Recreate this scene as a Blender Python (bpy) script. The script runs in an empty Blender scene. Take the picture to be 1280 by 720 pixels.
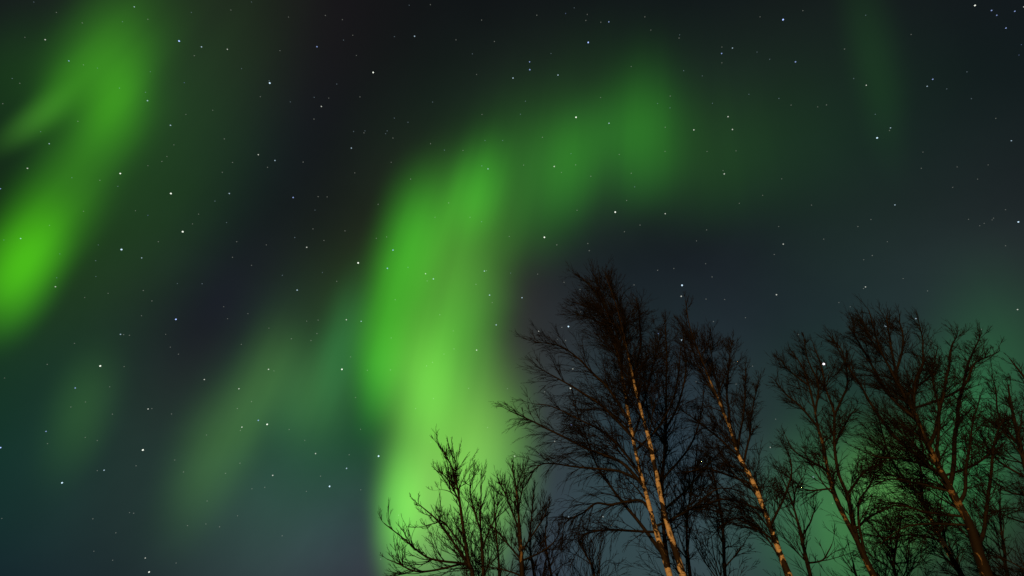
import bpy, math
import numpy as np
from mathutils import Vector, Matrix

BUILD_TREES = True
scene = bpy.context.scene
C = scene.collection

# ------------------------------------------------------------------ camera
PITCH = math.radians(46.0)             # tilted well up at the sky
FOC = 533.0                            # focal length in pixels of a 1280 px wide frame
EYE = np.array([0.0, 0.0, 1.6])
cam_data = bpy.data.cameras.new('camera')
cam_data.sensor_width = 36.0
cam_data.lens = 36.0 * FOC / 1280.0
cam_data.clip_start = 0.05
cam_data.clip_end = 40000.0
cam = bpy.data.objects.new('camera', cam_data)
C.objects.link(cam)
cam.location = EYE
cam.rotation_euler = (math.pi / 2 + PITCH, 0, 0)
scene.camera = cam

# ------------------------------------------------------------------ exposure
scene.view_settings.view_transform = 'Standard'
scene.view_settings.look = 'None'
scene.view_settings.exposure = 0.0
scene.view_settings.gamma = 1.0
scene.view_settings.use_curve_mapping = False
scene.render.engine = 'CYCLES'
scene.cycles.use_denoising = False
scene.cycles.max_bounces = 6
scene.cycles.diffuse_bounces = 2
scene.cycles.transparent_max_bounces = 16
scene.cycles.sample_clamp_indirect = 2.0

# ------------------------------------------------------------------ sky chart
# All-sky chart: stereographic projection from the zenith, anchored to the world.
CP, SP = math.cos(PITCH), math.sin(PITCH)


def sky_dir(px, py):
    """Unit direction in the world of a point of the sky measured on the photograph."""
    u = (np.asarray(px, float) - 640.0) / FOC
    v = (360.0 - np.asarray(py, float)) / FOC
    d = np.stack([u, CP - v * SP, SP + v * CP], -1)
    return d / np.linalg.norm(d, axis=-1, keepdims=True)


def chart(px, py):
    d = sky_dir(px, py)
    return d[..., :2] / (1.0 + d[..., 2:3])


def unchart(q):
    r2 = (q ** 2).sum(-1, keepdims=True)
    return np.concatenate([2 * q, 1 - r2], -1) / (1 + r2)


def glow_shape(cx, cy, rs, rl, tilt, p, col):
    """One soft glow: centre, short and long half axes, lean from vertical -> place, turn and size on the sky chart."""
    t = math.radians(tilt)
    ls = np.array([math.cos(t), math.sin(t)]) * rs * 1.35
    ll = np.array([math.sin(t), -math.cos(t)]) * rl * 1.35
    q0 = chart(cx, cy)
    e = 0.3
    j = np.stack([(chart(cx + e * ls[0], cy + e * ls[1]) - chart(cx - e * ls[0], cy - e * ls[1])) / (2 * e),
                  (chart(cx + e * ll[0], cy + e * ll[1]) - chart(cx - e * ll[0], cy - e * ll[1])) / (2 * e)], 1)
    uu, ss, _ = np.linalg.svd(j)
    return q0, math.atan2(uu[1, 0], uu[0, 0]), ss, p, np.array(col, float)


def glow_field(shapes, q):
    out = np.zeros(q.shape[:-1] + (3,))
    for q0, a, ss, p, col in shapes:
        d = q - q0
        x = (d[..., 0] * math.cos(a) + d[..., 1] * math.sin(a)) / ss[0]
        y = (-d[..., 0] * math.sin(a) + d[..., 1] * math.cos(a)) / ss[1]
        out += (np.clip(1 - x * x - y * y, 0, 1) ** 4)[..., None] * col
    return out


class NT:
    def __init__(self, tree):
        self.t = tree
        self.n = tree.nodes
        self.l = tree.links

    def node(self, kind, **kw):
        nd = self.n.new(kind)
        for k, v in kw.items():
            setattr(nd, k, v)
        return nd

    def put(self, sock, v):
        if isinstance(v, bpy.types.NodeSocket):
            self.l.new(v, sock)
        elif v is not None:
            sock.default_value = v

    def math(self, op, a, b=None, c=None, clamp=False):
        nd = self.node('ShaderNodeMath', operation=op, use_clamp=clamp)
        self.put(nd.inputs[0], a)
        self.put(nd.inputs[1], b)
        self.put(nd.inputs[2], c)
        return nd.outputs[0]

    def vec(self, op, a, b=None, c=None, out=0):
        nd = self.node('ShaderNodeVectorMath', operation=op)
        self.put(nd.inputs[0], a)
        self.put(nd.inputs[1], b)
        if c is not None:
            self.put(nd.inputs[2], c)
        return nd.outputs[out]

    def xyz(self, x, y, z):
        nd = self.node('ShaderNodeCombineXYZ')
        self.put(nd.inputs[0], x)
        self.put(nd.inputs[1], y)
        self.put(nd.inputs[2], z)
        return nd.outputs[0]

    def sep(self, v):
        nd = self.node('ShaderNodeSeparateXYZ')
        self.put(nd.inputs[0], v)
        return nd.outputs

    def noise(self, v, scale, detail=2.0, rough=0.5, dist=0.0):
        nd = self.node('ShaderNodeTexNoise')
        self.put(nd.inputs['Vector'], v)
        nd.inputs['Scale'].default_value = scale
        nd.inputs['Detail'].default_value = detail
        nd.inputs['Roughness'].default_value = rough
        nd.inputs['Distortion'].default_value = dist
        return nd.outputs['Fac']

    def remap(self, v, a, b, c, d, smooth=False):
        nd = self.node('ShaderNodeMapRange', interpolation_type='SMOOTHSTEP' if smooth else 'LINEAR')
        self.put(nd.inputs['Value'], v)
        nd.inputs['From Min'].default_value = a
        nd.inputs['From Max'].default_value = b
        nd.inputs['To Min'].default_value = c
        nd.inputs['To Max'].default_value = d
        return nd.outputs['Result']

    def mix(self, f, a, b):
        nd = self.node('ShaderNodeMix', data_type='RGBA')
        self.put(nd.inputs['Factor'], f)
        self.put(nd.inputs['A'], a)
        self.put(nd.inputs['B'], b)
        return nd.outputs['Result']


def chart_nodes(nt, dirv):
    d = nt.vec('NORMALIZE', dirv)
    x, y, z = nt.sep(d)
    w = nt.math('ADD', z, 1.0)
    return nt.xyz(nt.math('DIVIDE', x, w), nt.math('DIVIDE', y, w), 0.0), z


def glow_nodes(nt, q, shapes, acc):
    for q0, a, ss, p, col in shapes:
        mp = nt.node('ShaderNodeMapping', vector_type='TEXTURE')
        nt.put(mp.inputs['Vector'], q)
        mp.inputs['Location'].default_value = (q0[0], q0[1], 0)
        mp.inputs['Rotation'].default_value = (0, 0, a)
        mp.inputs['Scale'].default_value = (ss[0], ss[1], 1)
        r2 = nt.vec('DOT_PRODUCT', mp.outputs[0], mp.outputs[0], out=1)
        f = nt.math('SUBTRACT', 1.0, r2, clamp=True)
        f = nt.math('MULTIPLY', f, f)
        f = nt.math('MULTIPLY', f, f)
        acc = nt.vec('MULTIPLY_ADD', f, tuple(col), acc)
    return acc


def air_glow(nt, q, spots, r, base):
    acc = base
    for cx, cy, col in spots:
        q0 = chart(cx, cy)
        d = nt.vec('DISTANCE', q, (float(q0[0]), float(q0[1]), 0), out=1)
        f = nt.math('MULTIPLY_ADD', nt.math('MULTIPLY', d, d), -1.0 / r ** 2, 1.0, clamp=True)
        acc = nt.vec('MULTIPLY_ADD', nt.math('MULTIPLY', f, f), tuple(col), acc)
    return acc


# ------------------------------------------------------------------ light
# The lamplight that reaches the trunks comes low and warm from behind the camera.
SUN_EL, SUN_AZ = math.radians(9.0), math.radians(-152.0)     # azimuth from +Y, clockwise
to_sun = Vector((math.sin(SUN_AZ) * math.cos(SUN_EL), math.cos(SUN_AZ) * math.cos(SUN_EL), math.sin(SUN_EL)))
sun_data = bpy.data.lights.new('sun', 'SUN')
sun_data.energy = 2.3
sun_data.color = (1.0, 0.47, 0.115)
sun_data.angle = math.radians(0.5)
sun = bpy.data.objects.new('sun', sun_data)
C.objects.link(sun)
sun.rotation_euler = to_sun.to_track_quat('Z', 'Y').to_euler()

world = bpy.data.worlds.new('World')
scene.world = world
world.use_nodes = True
nt = NT(world.node_tree)
nt.n.clear()
wout = nt.node('ShaderNodeOutputWorld')
sky = nt.node('ShaderNodeTexSky', sky_type='NISHITA', sun_disc=False)
sky.sun_elevation = SUN_EL
sky.sun_rotation = SUN_AZ
bg_day = nt.node('ShaderNodeBackground')
nt.l.new(sky.outputs[0], bg_day.inputs['Color'])
bg_day.inputs['Strength'].default_value = 0.0001

TEAL = (0.10, 1.0, 0.62)
NIGHT = [  # where on the sky, colour of the air glow there
    (120, -10, (0.0000, 0.0000, 0.0024)),
    (250, -10, (0.0052, 0.0000, 0.0017)),
    (380, -10, (0.0000, 0.0007, 0.0000)),
    (1160, -10, (0.0011, 0.0000, 0.0000)),
    (1290, -10, (0.0000, 0.0009, 0.0004)),
    (640, 112, (0.0005, 0.0000, 0.0000)),
    (770, 112, (0.0000, 0.0000, 0.0009)),
    (900, 112, (0.0000, 0.0000, 0.0025)),
    (1160, 112, (0.0004, 0.0000, 0.0000)),
    (1290, 112, (0.0000, 0.0000, 0.0041)),
    (120, 234, (0.0000, 0.0067, 0.0000)),
    (250, 234, (0.0000, 0.0000, 0.0039)),
    (380, 234, (0.0000, 0.0018, 0.0008)),
    (510, 234, (0.0000, 0.0014, 0.0000)),
    (640, 234, (0.0044, 0.0094, 0.0065)),
    (900, 234, (0.0012, 0.0000, 0.0025)),
    (1030, 234, (0.0005, 0.0000, 0.0021)),
    (1160, 234, (0.0000, 0.0077, 0.0000)),
    (-10, 356, (0.0000, 0.0067, 0.0000)),
    (120, 356, (0.0034, 0.0027, 0.0000)),
    (250, 356, (0.0011, 0.0000, 0.0000)),
    (380, 356, (0.0000, 0.0000, 0.0020)),
    (510, 356, (0.0098, 0.0077, 0.0000)),
    (640, 356, (0.0029, 0.0000, 0.0000)),
    (770, 356, (0.0000, 0.0015, 0.0056)),
    (900, 356, (0.0027, 0.0043, 0.0000)),
    (1030, 356, (0.0000, 0.0027, 0.0053)),
    (1160, 356, (0.0021, 0.0010, 0.0000)),
    (1290, 356, (0.0064, 0.0032, 0.0078)),
    (-10, 478, (0.0005, 0.0102, 0.0000)),
    (250, 478, (0.0029, 0.0000, 0.0122)),
    (510, 478, (0.0072, 0.0177, 0.0000)),
    (640, 478, (0.0218, 0.0217, 0.0209)),
    (770, 478, (0.0012, 0.0091, 0.0103)),
    (900, 478, (0.0062, 0.0065, 0.0089)),
    (1030, 478, (0.0000, 0.0043, 0.0095)),
    (1160, 478, (0.0005, 0.0053, 0.0005)),
    (1290, 478, (0.0054, 0.0127, 0.0134)),
    (-10, 600, (0.0000, 0.0106, 0.0118)),
    (120, 600, (0.0000, 0.0073, 0.0013)),
    (250, 600, (0.0108, 0.0132, 0.0000)),
    (380, 600, (0.0000, 0.0313, 0.0217)),
    (510, 600, (0.0000, 0.0104, 0.0000)),
    (640, 600, (0.0094, 0.0050, 0.0023)),
    (770, 600, (0.0057, 0.0214, 0.0287)),
    (900, 600, (0.0080, 0.0056, 0.0149)),
    (1030, 600, (0.0026, 0.0191, 0.0029)),
    (1160, 600, (0.0020, 0.0080, 0.0000)),
    (1290, 600, (0.0005, 0.0013, 0.0000)),
    (-10, 722, (0.0009, 0.0000, 0.0020)),
    (120, 722, (0.0000, 0.0008, 0.0084)),
    (250, 722, (0.0027, 0.0077, 0.0121)),
    (380, 722, (0.0215, 0.0213, 0.0270)),
    (510, 722, (0.0152, 0.0092, 0.0272)),
    (640, 722, (0.0095, 0.0101, 0.0340)),
    (770, 722, (0.0187, 0.0369, 0.0312)),
    (900, 722, (0.0128, 0.0189, 0.0240)),
    (1030, 722, (0.0053, 0.0152, 0.0149)),
    (1160, 722, (0.0039, 0.0023, 0.0000)),
    (1290, 722, (0.0061, 0.0000, 0.0093)),
]
tc = nt.node('ShaderNodeTexCoord')
q, elev = chart_nodes(nt, tc.outputs['Generated'])
acc = air_glow(nt, q, NIGHT, 0.235, (0.0050, 0.0063, 0.0077))
patch = nt.remap(nt.noise(q, 5.0, 4.0, 0.55, 0.3), 0.3, 0.7, 0.88, 1.12)
acc = nt.vec('MULTIPLY', acc, patch)
# a low bank of grey cloud along the horizon
cloudn = nt.noise(nt.vec('MULTIPLY', nt.vec('NORMALIZE', tc.outputs['Generated']), (5.0, 5.0, 26.0)), 1.0, 4.0, 0.55, 0.2)
edge = nt.math('MULTIPLY_ADD', cloudn, -0.075, elev)
low = nt.remap(edge, 0.105, 0.080, 0.0, 0.7, True)
acc = nt.mix(low, acc, (.029, .036, .044, 1))
bg_night = nt.node('ShaderNodeBackground')
nt.l.new(acc, bg_night.inputs['Color'])
bg_night.inputs['Strength'].default_value = 1.0
addw = nt.node('ShaderNodeAddShader')
nt.l.new(bg_day.outputs[0], addw.inputs[0])
nt.l.new(bg_night.outputs[0], addw.inputs[1])
nt.l.new(addw.outputs[0], wout.inputs['Surface'])


# ------------------------------------------------------------------ helpers
def mesh_from(name, verts, faces, smooth=True):
    """verts (V,3), faces (F,k) with one k -> mesh."""
    me = bpy.data.meshes.new(name)
    verts = np.asarray(verts, np.float32)
    faces = np.asarray(faces, np.int32)
    k = faces.shape[1]
    me.vertices.add(len(verts))
    me.vertices.foreach_set('co', verts.ravel())
    me.loops.add(faces.size)
    me.loops.foreach_set('vertex_index', faces.ravel())
    me.polygons.add(len(faces))
    me.polygons.foreach_set('loop_start', np.arange(0, faces.size, k, dtype=np.int32))
    me.polygons.foreach_set('loop_total', np.full(len(faces), k, np.int32))
    if smooth:
        me.polygons.foreach_set('use_smooth', np.ones(len(faces), bool))
    me.update(calc_edges=True)
    return me


def link(name, me, mat, parent=None):
    o = bpy.data.objects.new(name, me)
    C.objects.link(o)
    if mat is not None and not me.materials:
        me.materials.append(mat)
    if parent is not None:
        o.parent = parent
    return o


def tag(o, label=None, cat=None, group=None, kind=None):
    for k, v in (('label', label), ('category', cat), ('group', group), ('kind', kind)):
        if v:
            o[k] = v
    return o


def material(name):
    m = bpy.data.materials.new(name)
    m.use_nodes = True
    m.node_tree.nodes.clear()
    t = NT(m.node_tree)
    return m, t, t.node('ShaderNodeOutputMaterial')


# ------------------------------------------------------------------ ground
def ground():
    m, t, out = material('frosted_ground')
    tcn = t.node('ShaderNodeTexCoord')
    n1 = t.noise(tcn.outputs['Object'], 0.35, 5, 0.6)
    n2 = t.noise(tcn.outputs['Object'], 9.0, 4, 0.6)
    f = t.remap(t.math('MULTIPLY_ADD', n2, 0.4, n1), 0.55, 0.85, 0, 1, True)
    col = t.mix(f, (.035, .032, .022, 1), (.30, .31, .33, 1))
    b = t.node('ShaderNodeBsdfPrincipled')
    t.l.new(col, b.inputs['Base Color'])
    b.inputs['Roughness'].default_value = 0.9
    bp = t.node('ShaderNodeBump')
    bp.inputs['Distance'].default_value = 0.05
    t.l.new(n2, bp.inputs['Height'])
    t.l.new(bp.outputs[0], b.inputs['Normal'])
    t.l.new(b.outputs[0], out.inputs['Surface'])
    rad = np.concatenate([[0.0], np.geomspace(2, 9000, 48)])
    na = 96
    rng = np.random.default_rng(3)
    ang = np.linspace(0, 2 * math.pi, na, endpoint=False)
    vs, fs = [], []
    for i, r in enumerate(rad):
        for a in ang:
            x, y = r * math.sin(a), r * math.cos(a)
            z = (0.10 * math.sin(x * .31) * math.cos(y * .27) + .05 * math.sin(x * .9 + y * .7)) * min(1, r / 8)
            vs.append((x, y, z - 0.02))
    for i in range(len(rad) - 1):
        for k in range(na):
            k2 = (k + 1) % na
            fs.append((i * na + k, i * na + k2, (i + 1) * na + k2, (i + 1) * na + k))
    o = link('ground', mesh_from('ground', vs, fs), m)
    tag(o, kind='structure')


ground()

# ------------------------------------------------------------------ aurora
MAGNETIC = chart(860, -760)          # where the rays run together


def aurora(name, label, shapes, radius, streak, seed):
    m, t, out = material(name)
    tcn = t.node('ShaderNodeTexCoord')
    qn, _ = chart_nodes(t, tcn.outputs['Object'])
    wob = t.noise(qn, 5.0, 2.0, 0.5)
    qd = t.vec('MULTIPLY_ADD', t.xyz(t.math('SUBTRACT', wob, 0.5), t.math('SUBTRACT', t.noise(t.vec('ADD', qn, (3.1, 1.7, seed)), 4.0, 1.0), 0.5), 0.0), (.03, .03, 0), qn)
    acc = glow_nodes(t, qd, shapes, (0, 0, 0))
    rel = t.vec('SUBTRACT', qn, (float(MAGNETIC[0]), float(MAGNETIC[1]), 0))
    rx, ry, _z = t.sep(rel)
    ang = t.math('ARCTAN2', rx, ry)
    dist = t.vec('LENGTH', rel, out=1)
    sv = t.xyz(t.math('MULTIPLY', ang, 17.0), t.math('MULTIPLY', dist, 2.2), seed)
    s1 = t.noise(sv, 1.0, 2.5, 0.5)
    ray = t.remap(s1, 0.25, 0.75, 1.0 - streak, 1.0 + streak)
    acc = t.vec('MULTIPLY', acc, ray)
    em = t.node('ShaderNodeEmission')
    t.l.new(acc, em.inputs['Color'])
    tr = t.node('ShaderNodeBsdfTransparent')
    ad = t.node('ShaderNodeAddShader')
    t.l.new(em.outputs[0], ad.inputs[0])
    t.l.new(tr.outputs[0], ad.inputs[1])
    t.l.new(ad.outputs[0], out.inputs['Surface'])
    m.cycles.emission_sampling = 'NONE'
    # the sheet of sky the glow fills, out to where it fades away
    step = 0.008
    lo = np.min([s[0] - max(s[2]) for s in shapes], 0) - step
    hi = np.max([s[0] + max(s[2]) for s in shapes], 0) + step
    lo, hi = np.maximum(lo, -1.2), np.minimum(hi, 1.2)
    nx, ny = np.ceil((hi - lo) / step).astype(int) + 1
    gx, gy = np.meshgrid(lo[0] + np.arange(nx) * step, lo[1] + np.arange(ny) * step, indexing='ij')
    g = np.stack([gx, gy], -1)
    val = glow_field(shapes, g).max(-1)
    d = unchart(g)
    keep = val > 0.0006
    for _ in range(2):                      # a margin, as the folds wander a little
        k2 = keep.copy()
        k2[1:] |= keep[:-1]
        k2[:-1] |= keep[1:]
        k2[:, 1:] |= keep[:, :-1]
        k2[:, :-1] |= keep[:, 1:]
        keep = k2
    keep &= d[..., 2] > 0.03
    cell = keep[:-1, :-1] | keep[1:, :-1] | keep[:-1, 1:] | keep[1:, 1:]
    idx = np.arange(nx * ny).reshape(nx, ny)
    f = np.stack([idx[:-1, :-1], idx[1:, :-1], idx[1:, 1:], idx[:-1, 1:]], -1)[cell]
    used = np.unique(f)
    re = np.full(nx * ny, -1)
    re[used] = np.arange(len(used))
    v = (d.reshape(-1, 3) * radius)[used]
    o = link(name, mesh_from(name, v, re[f]), m)
    tag(o, label, 'aurora', 'northern lights across the night sky')
    return o


MAIN = [glow_shape(*s) for s in (
    (527, 480, 62, 110, 3, 2, (0.0799, 0.2894, 0.0279)),
    (535, 500, 105, 190, 0, 2, (0.0039, 0.0439, 0.0013)),
    (490, 405, 50, 135, 9, 2, (0.0123, 0.1372, 0.0041)),
    (475, 445, 40, 110, 5, 2, (0.0179, 0.1989, 0.0060)),
    (560, 400, 85, 200, 8, 2, (0.0488, 0.2981, 0.0168)),
    (508, 315, 55, 115, 14, 2, (0.0220, 0.2443, 0.0073)),
    (595, 238, 48, 85, 14, 2, (0.0147, 0.1629, 0.0049)),
    (730, 170, 60, 130, 70, 2, (0.0024, 0.0268, 0.0008)),
    (575, 320, 100, 130, 12, 2, (0.0155, 0.0420, 0.0055)),
    (548, 262, 75, 95, 28, 2, (0.0073, 0.0812, 0.0024)),
    (650, 235, 110, 130, 25, 2, (0.0098, 0.0932, 0.0033)),
    (715, 195, 80, 150, 18, 2, (0.0017, 0.0192, 0.0006)),
    (785, 180, 60, 120, 8, 2, (0.0042, 0.0462, 0.0014)),
    (720, 205, 50, 90, 14, 2, (0.0068, 0.0754, 0.0023)),
    (808, 170, 70, 110, 4, 2, (0.0069, 0.0762, 0.0023)),
    (870, 200, 110, 120, 0, 2, (0.0035, 0.0228, 0.0012)),
    (950, 185, 120, 150, 80, 2, (0.0008, 0.0091, 0.0003)),
    (740, 180, 170, 330, 75, 2, (0.0066, 0.0252, 0.0023)),
    (500, 635, 40, 105, 2, 2, (0.0619, 0.3430, 0.0214)),
    (520, 640, 60, 150, 0, 2, (0.1056, 0.2853, 0.0371)),
    (600, 590, 84, 180, 0, 2, (0.1354, 0.4150, 0.0475)),
    (552, 610, 80, 170, 0, 2, (0.0743, 0.2009, 0.0261)),
    (514, 700, 60, 90, 0, 2, (0.0107, 0.0289, 0.0038)),
    (430, 430, 100, 220, 14, 2, (0.0021, 0.0067, 0.0007)),
)]
LEFT = [glow_shape(*s) for s in (
    (28, 335, 70, 110, 18, 2, (0.0458, 0.3525, 0.0011)),
    (60, 285, 75, 140, 25, 2, (0.0166, 0.1278, 0.0004)),
    (146, 125, 60, 110, 18, 2, (0.0191, 0.1470, 0.0004)),
    (146, 110, 95, 170, 18, 2, (0.0134, 0.1013, 0.0005)),
    (78, 120, 38, 90, 42, 2, (0.0100, 0.0769, 0.0002)),
    (40, 150, 28, 80, 55, 2, (0.0225, 0.1024, 0.0072)),
    (110, 75, 60, 120, 38, 2, (0.0094, 0.0635, 0.0011)),
    (175, 50, 100, 180, 22, 2, (0.0010, 0.0044, 0.0003)),
    (100, 230, 75, 120, 25, 2, (0.0075, 0.0427, 0.0016)),
    (120, 200, 200, 400, 22, 2, (0.0020, 0.0158, 0.0000)),
    (20, 90, 80, 110, 40, 2, (0.0027, 0.0200, 0.0001)),
    (240, 160, 150, 330, 20, 2, (0.0054, 0.0245, 0.0017)),
)]
MIDDLE = [glow_shape(*s) for s in (
    (328, 475, 50, 110, 18, 2, (0.0174, 0.0513, 0.0072)),
    (432, 425, 40, 110, 12, 2, (0.0087, 0.0869, 0.0191)),
    (385, 490, 70, 90, 0, 2, (0.0192, 0.0678, 0.0108)),
    (270, 570, 62, 140, 25, 2, (0.0226, 0.0709, 0.0104)),
    (325, 480, 95, 190, 22, 2, (0.0056, 0.0227, 0.0039)),
    (405, 470, 130, 220, 20, 2, (0.0025, 0.0251, 0.0055)),
)]
SMALL = [glow_shape(*s) for s in (
    (106, 518, 52, 110, 25, 2, (0.0118, 0.0466, 0.0057)),
    (120, 500, 120, 220, 25, 2, (0.0001, 0.0009, 0.0002)),
)]
RAY = [glow_shape(*s) for s in (
    (1090, 80, 46, 170, -9, 2, (0.0025, 0.0168, 0.0018)),
    (1030, 150, 200, 260, 0, 2, (0.0014, 0.0072, 0.0007)),
)]
LOW = [glow_shape(*s) for s in (
    (1045, 665, 100, 170, -15, 2, (0.0208, 0.0931, 0.0176)),
    (1110, 605, 90, 110, 0, 2, (0.0475, 0.1397, 0.0224)),
    (1200, 560, 90, 160, 0, 2, (0.0105, 0.1049, 0.0231)),
    (1245, 470, 110, 170, -10, 2, (0.0049, 0.0466, 0.0102)),
    (960, 680, 120, 120, 0, 2, (0.0023, 0.0227, 0.0050)),
    (1120, 640, 260, 150, 0, 2, (0.0030, 0.0300, 0.0066)),
)]

aurora('aurora', 'broad bright green aurora band rising behind the birches and arching away above them', MAIN, 6000.0, .075, 1.0)
aurora('aurora', 'vivid green aurora fold in two bright lobes at the edge of the sky', LEFT, 6100.0, .11, 5.0)
aurora('aurora', 'dull green aurora patch low beside the bright band, below the dark gap', MIDDLE, 6200.0, .12, 9.0)
aurora('aurora', 'small faint green aurora streak below the vivid fold', SMALL, 6300.0, .14, 12.0)
aurora('aurora', 'very faint upright aurora ray high in the sky over the forked and widest birches', RAY, 6400.0, .06, 15.0)
aurora('aurora', 'low green aurora glow seen between the trunks and branches of the birches', LOW, 6500.0, .22, 18.0)

# ------------------------------------------------------------------ stars
# x, y inside a tile of the sky (4x), brightness class, 'b' for bluish
STARS = {
(0, 0): "170,10,1 672,34,2 740,96,1 613,108,1 412,114,1 125,186,1 227,198,2 345,304,2b 896,205,3b 1008,234,2 1137,246,2 972,278,1 1208,343,1 1155,50,1 1258,10,1 957,62,1 283,62,1 488,340,1 418,324,1 62,392,1 100,416,1 922,413,1b 738,503,2 728,461,1 853,626,2 930,572,1 1064,551,1 15,518,1 204,658,1 247,718,2 390,606,1 1122,694,1 598,440,1 752,358,1",
(1, 0): "69,415,3 66,404,1 586,362,3 327,532,2 305,233,2b 347,77,1 432,98,1 163,85,1 484,176,1 438,200,1 502,277,1 692,183,1 793,181,2 766,26,1 872,23,1 1128,100,1 1192,207,1 1000,199,1 1082,269,1 1103,372,1 883,510,1 22,483,1 172,509,1 291,486,1 364,490,1 520,484,1 540,664,1 545,654,1 488,657,1 648,668,1 656,654,1 685,690,1 692,590,1 760,611,1 1145,702,1 1233,702,1 1130,572,1 873,718,1 120,253,1 404,420,1 290,595,1",
(2, 0): "381,212,3b 484,109,2b 124,76,1 268,67,1b 311,39,1 376,72,1 369,102,1 444,111,1 694,150,1 838,174,1 835,190,1 88,309,2b 89,348,2b 5,390,2 230,375,2 195,267,1 858,353,1 951,379,1 1048,267,2b 1049,235,1 1049,314,1 1102,240,2 1225,260,1 1184,471,1 67,506,1 42,571,1 320,586,3 485,616,2 443,487,1 728,517,1 791,480,1 790,539,1 909,649,2 1080,583,2 1102,647,2 766,636,1 1002,516,1 596,332,1 664,84,1 152,686,1 1240,84,1",
(3, 0): "75,98,3b 174,53,1 488,76,1 1034,27,3 1117,52,2b 1143,76,2b 1233,56,2b 1278,34,2 1189,140,2b 1266,223,1b 1254,275,1b 715,172,1 382,245,1 137,309,2b 8,296,1 823,396,2b 795,431,2 491,426,2 428,392,1 54,492,1 115,525,1 292,524,1 248,534,1 536,571,1 612,639,2 607,652,1 545,689,3 994,359,1 1016,493,1 1138,591,1 1216,703,2 893,444,1",
(0, 1): "138,121,2 3,223,2b 602,147,3 590,211,1 500,181,1 360,168,1 855,247,3 1147,247,2 870,4,1 835,62,1 810,87,1 740,108,1 1163,92,1 1112,141,1 418,336,1 740,356,1b 678,333,1 993,350,1 248,406,1 104,472,2 914,438,3 608,527,3 792,488,1 709,569,2 479,583,1 300,549,1 20,479,1 278,713,2 887,697,1 1011,698,1 1184,488,1 1163,566,1 1258,606,1 480,662,1 284,668,1 963,399,1 1133,392,1 1075,285,1 492,504,1",
(1, 1): "12,53,2 95,82,2 236,90,1 58,116,1 477,20,2 676,91,1 494,144,1 186,267,2b 311,263,1 356,264,1 295,330,1 773,175,1 611,301,1 1160,124,2 1129,109,1 963,294,1 895,366,1 1070,366,1 1128,388,1 445,434,1 285,424,1 254,516,2 340,482,1 653,464,1 602,471,1 511,594,3 685,530,2b 657,621,2b 848,648,2 887,674,2 856,684,1 1142,635,2 1152,633,1 1100,701,1 332,642,1 404,686,1 132,656,1 1266,462,1 1035,32,1 942,30,1 760,616,1 1273,645,1 194,467,1 52,504,1",
(2, 1): "58,105,1 211,112,2 247,142,1 295,48,1 536,52,1 394,161,1 596,146,1 613,214,1 318,104,1 765,37,1 975,37,1 1120,34,1 1061,149,2 1055,133,1 1253,256,1 1136,296,1 325,331,1 516,340,3 573,282,1 766,348,2 162,466,3 224,504,1 379,497,1 386,533,1 562,438,1 640,405,1 973,429,1b 968,598,1 809,622,1 728,631,1 850,706,3 128,650,1 610,704,1 260,691,1 922,484,1 1000,664,1",
(3, 1): "766,121,1 945,114,1 1047,175,1 923,216,1 634,304,2 514,377,1 449,412,1 53,412,1 278,475,1 76,500,2 31,552,1 521,557,1 478,578,1 596,488,1 675,672,1 487,714,2 1251,389,3 1127,370,1 1120,379,1 1080,396,1 1002,376,1 1058,408,1 1187,328,1 1187,508,1 217,305,1 68,174,1 1100,104,1 774,40,1",
(0, 2): "424,47,1 541,26,1 717,12,1 760,64,1 708,138,1 880,156,3b 1119,93,1 1138,153,1 1240,128,1 603,231,2 619,232,1 648,236,1 829,231,1 852,295,1 893,330,1 373,276,1 502,389,3 621,392,1 237,381,1 377,499,2b 549,493,1 428,569,1 355,594,1 563,630,1 1022,457,2 1195,503,2 1258,567,1 1187,602,1 741,604,2 760,602,1 858,629,1 1210,695,2 1202,711,1 231,716,2b 24,449,1 1207,281,1",
(1, 2): "206,10,2 696,58,1 452,158,2 526,166,2 311,160,1 254,165,1 65,200,1 305,227,1 275,262,1 177,253,1 676,249,1 473,344,1 63,406,2 90,414,1 430,406,3 557,411,1 672,409,1 853,389,1 883,371,1 940,330,1 990,304,1 1103,310,2 986,214,1 919,133,1 1168,35,2 1181,72,1 1201,184,2 1063,501,1 887,552,1 798,602,1 498,547,1 12,661,2b 56,681,3 166,707,1 1158,697,1 523,706,1 1257,503,1",
(2, 2): "50,48,2 340,6,1 343,119,1 282,192,3 133,216,2 249,196,1 227,257,1 268,262,1 846,41,2 848,260,3 888,273,2 730,227,2b 1007,167,1 1167,148,1 1063,57,1 970,55,1 304,405,2 363,418,1 293,500,3 296,682,3b 1113,373,1 1202,390,1 1120,480,1 740,513,1 920,468,1 163,518,1 571,295,1",
(3, 2): "42,33,2 354,72,1 411,93,1 477,2,1 797,14,1 1247,107,2 153,232,1 587,190,3 631,198,1 739,152,2 814,264,1 278,379,4 216,342,1 140,488,1 38,655,1 1000,495,1 1067,206,1",
(0, 3): "3,77,3b 427,26,1 487,42,1 238,57,1 715,89,3 487,192,1 521,190,2 681,168,1 311,253,3 1033,14,1 1200,155,1 874,139,1 918,199,1 1128,206,1 1036,344,1 1260,283,1 648,402,1 669,405,1 465,433,1 580,503,1 470,595,1 564,640,1 727,629,2 746,699,3 938,467,1 1030,459,1 1098,473,1 881,654,1 10,431,1 1188,418,1",
(1, 3): "244,41,1 298,107,2 613,120,3 453,181,2 466,113,1 84,216,2 368,271,3 44,276,1 524,288,1 252,296,1 131,518,1 875,50,1 323,220,1 713,415,1 624,634,1",
(2, 3): "13,120,2 213,46,2 138,109,2 80,397,1 283,423,2 456,423,2 263,490,1 417,578,1 1114,17,1",
(3, 3): "11,76,2 226,224,2 88,191,1 322,355,1 963,346,1",
}
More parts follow.
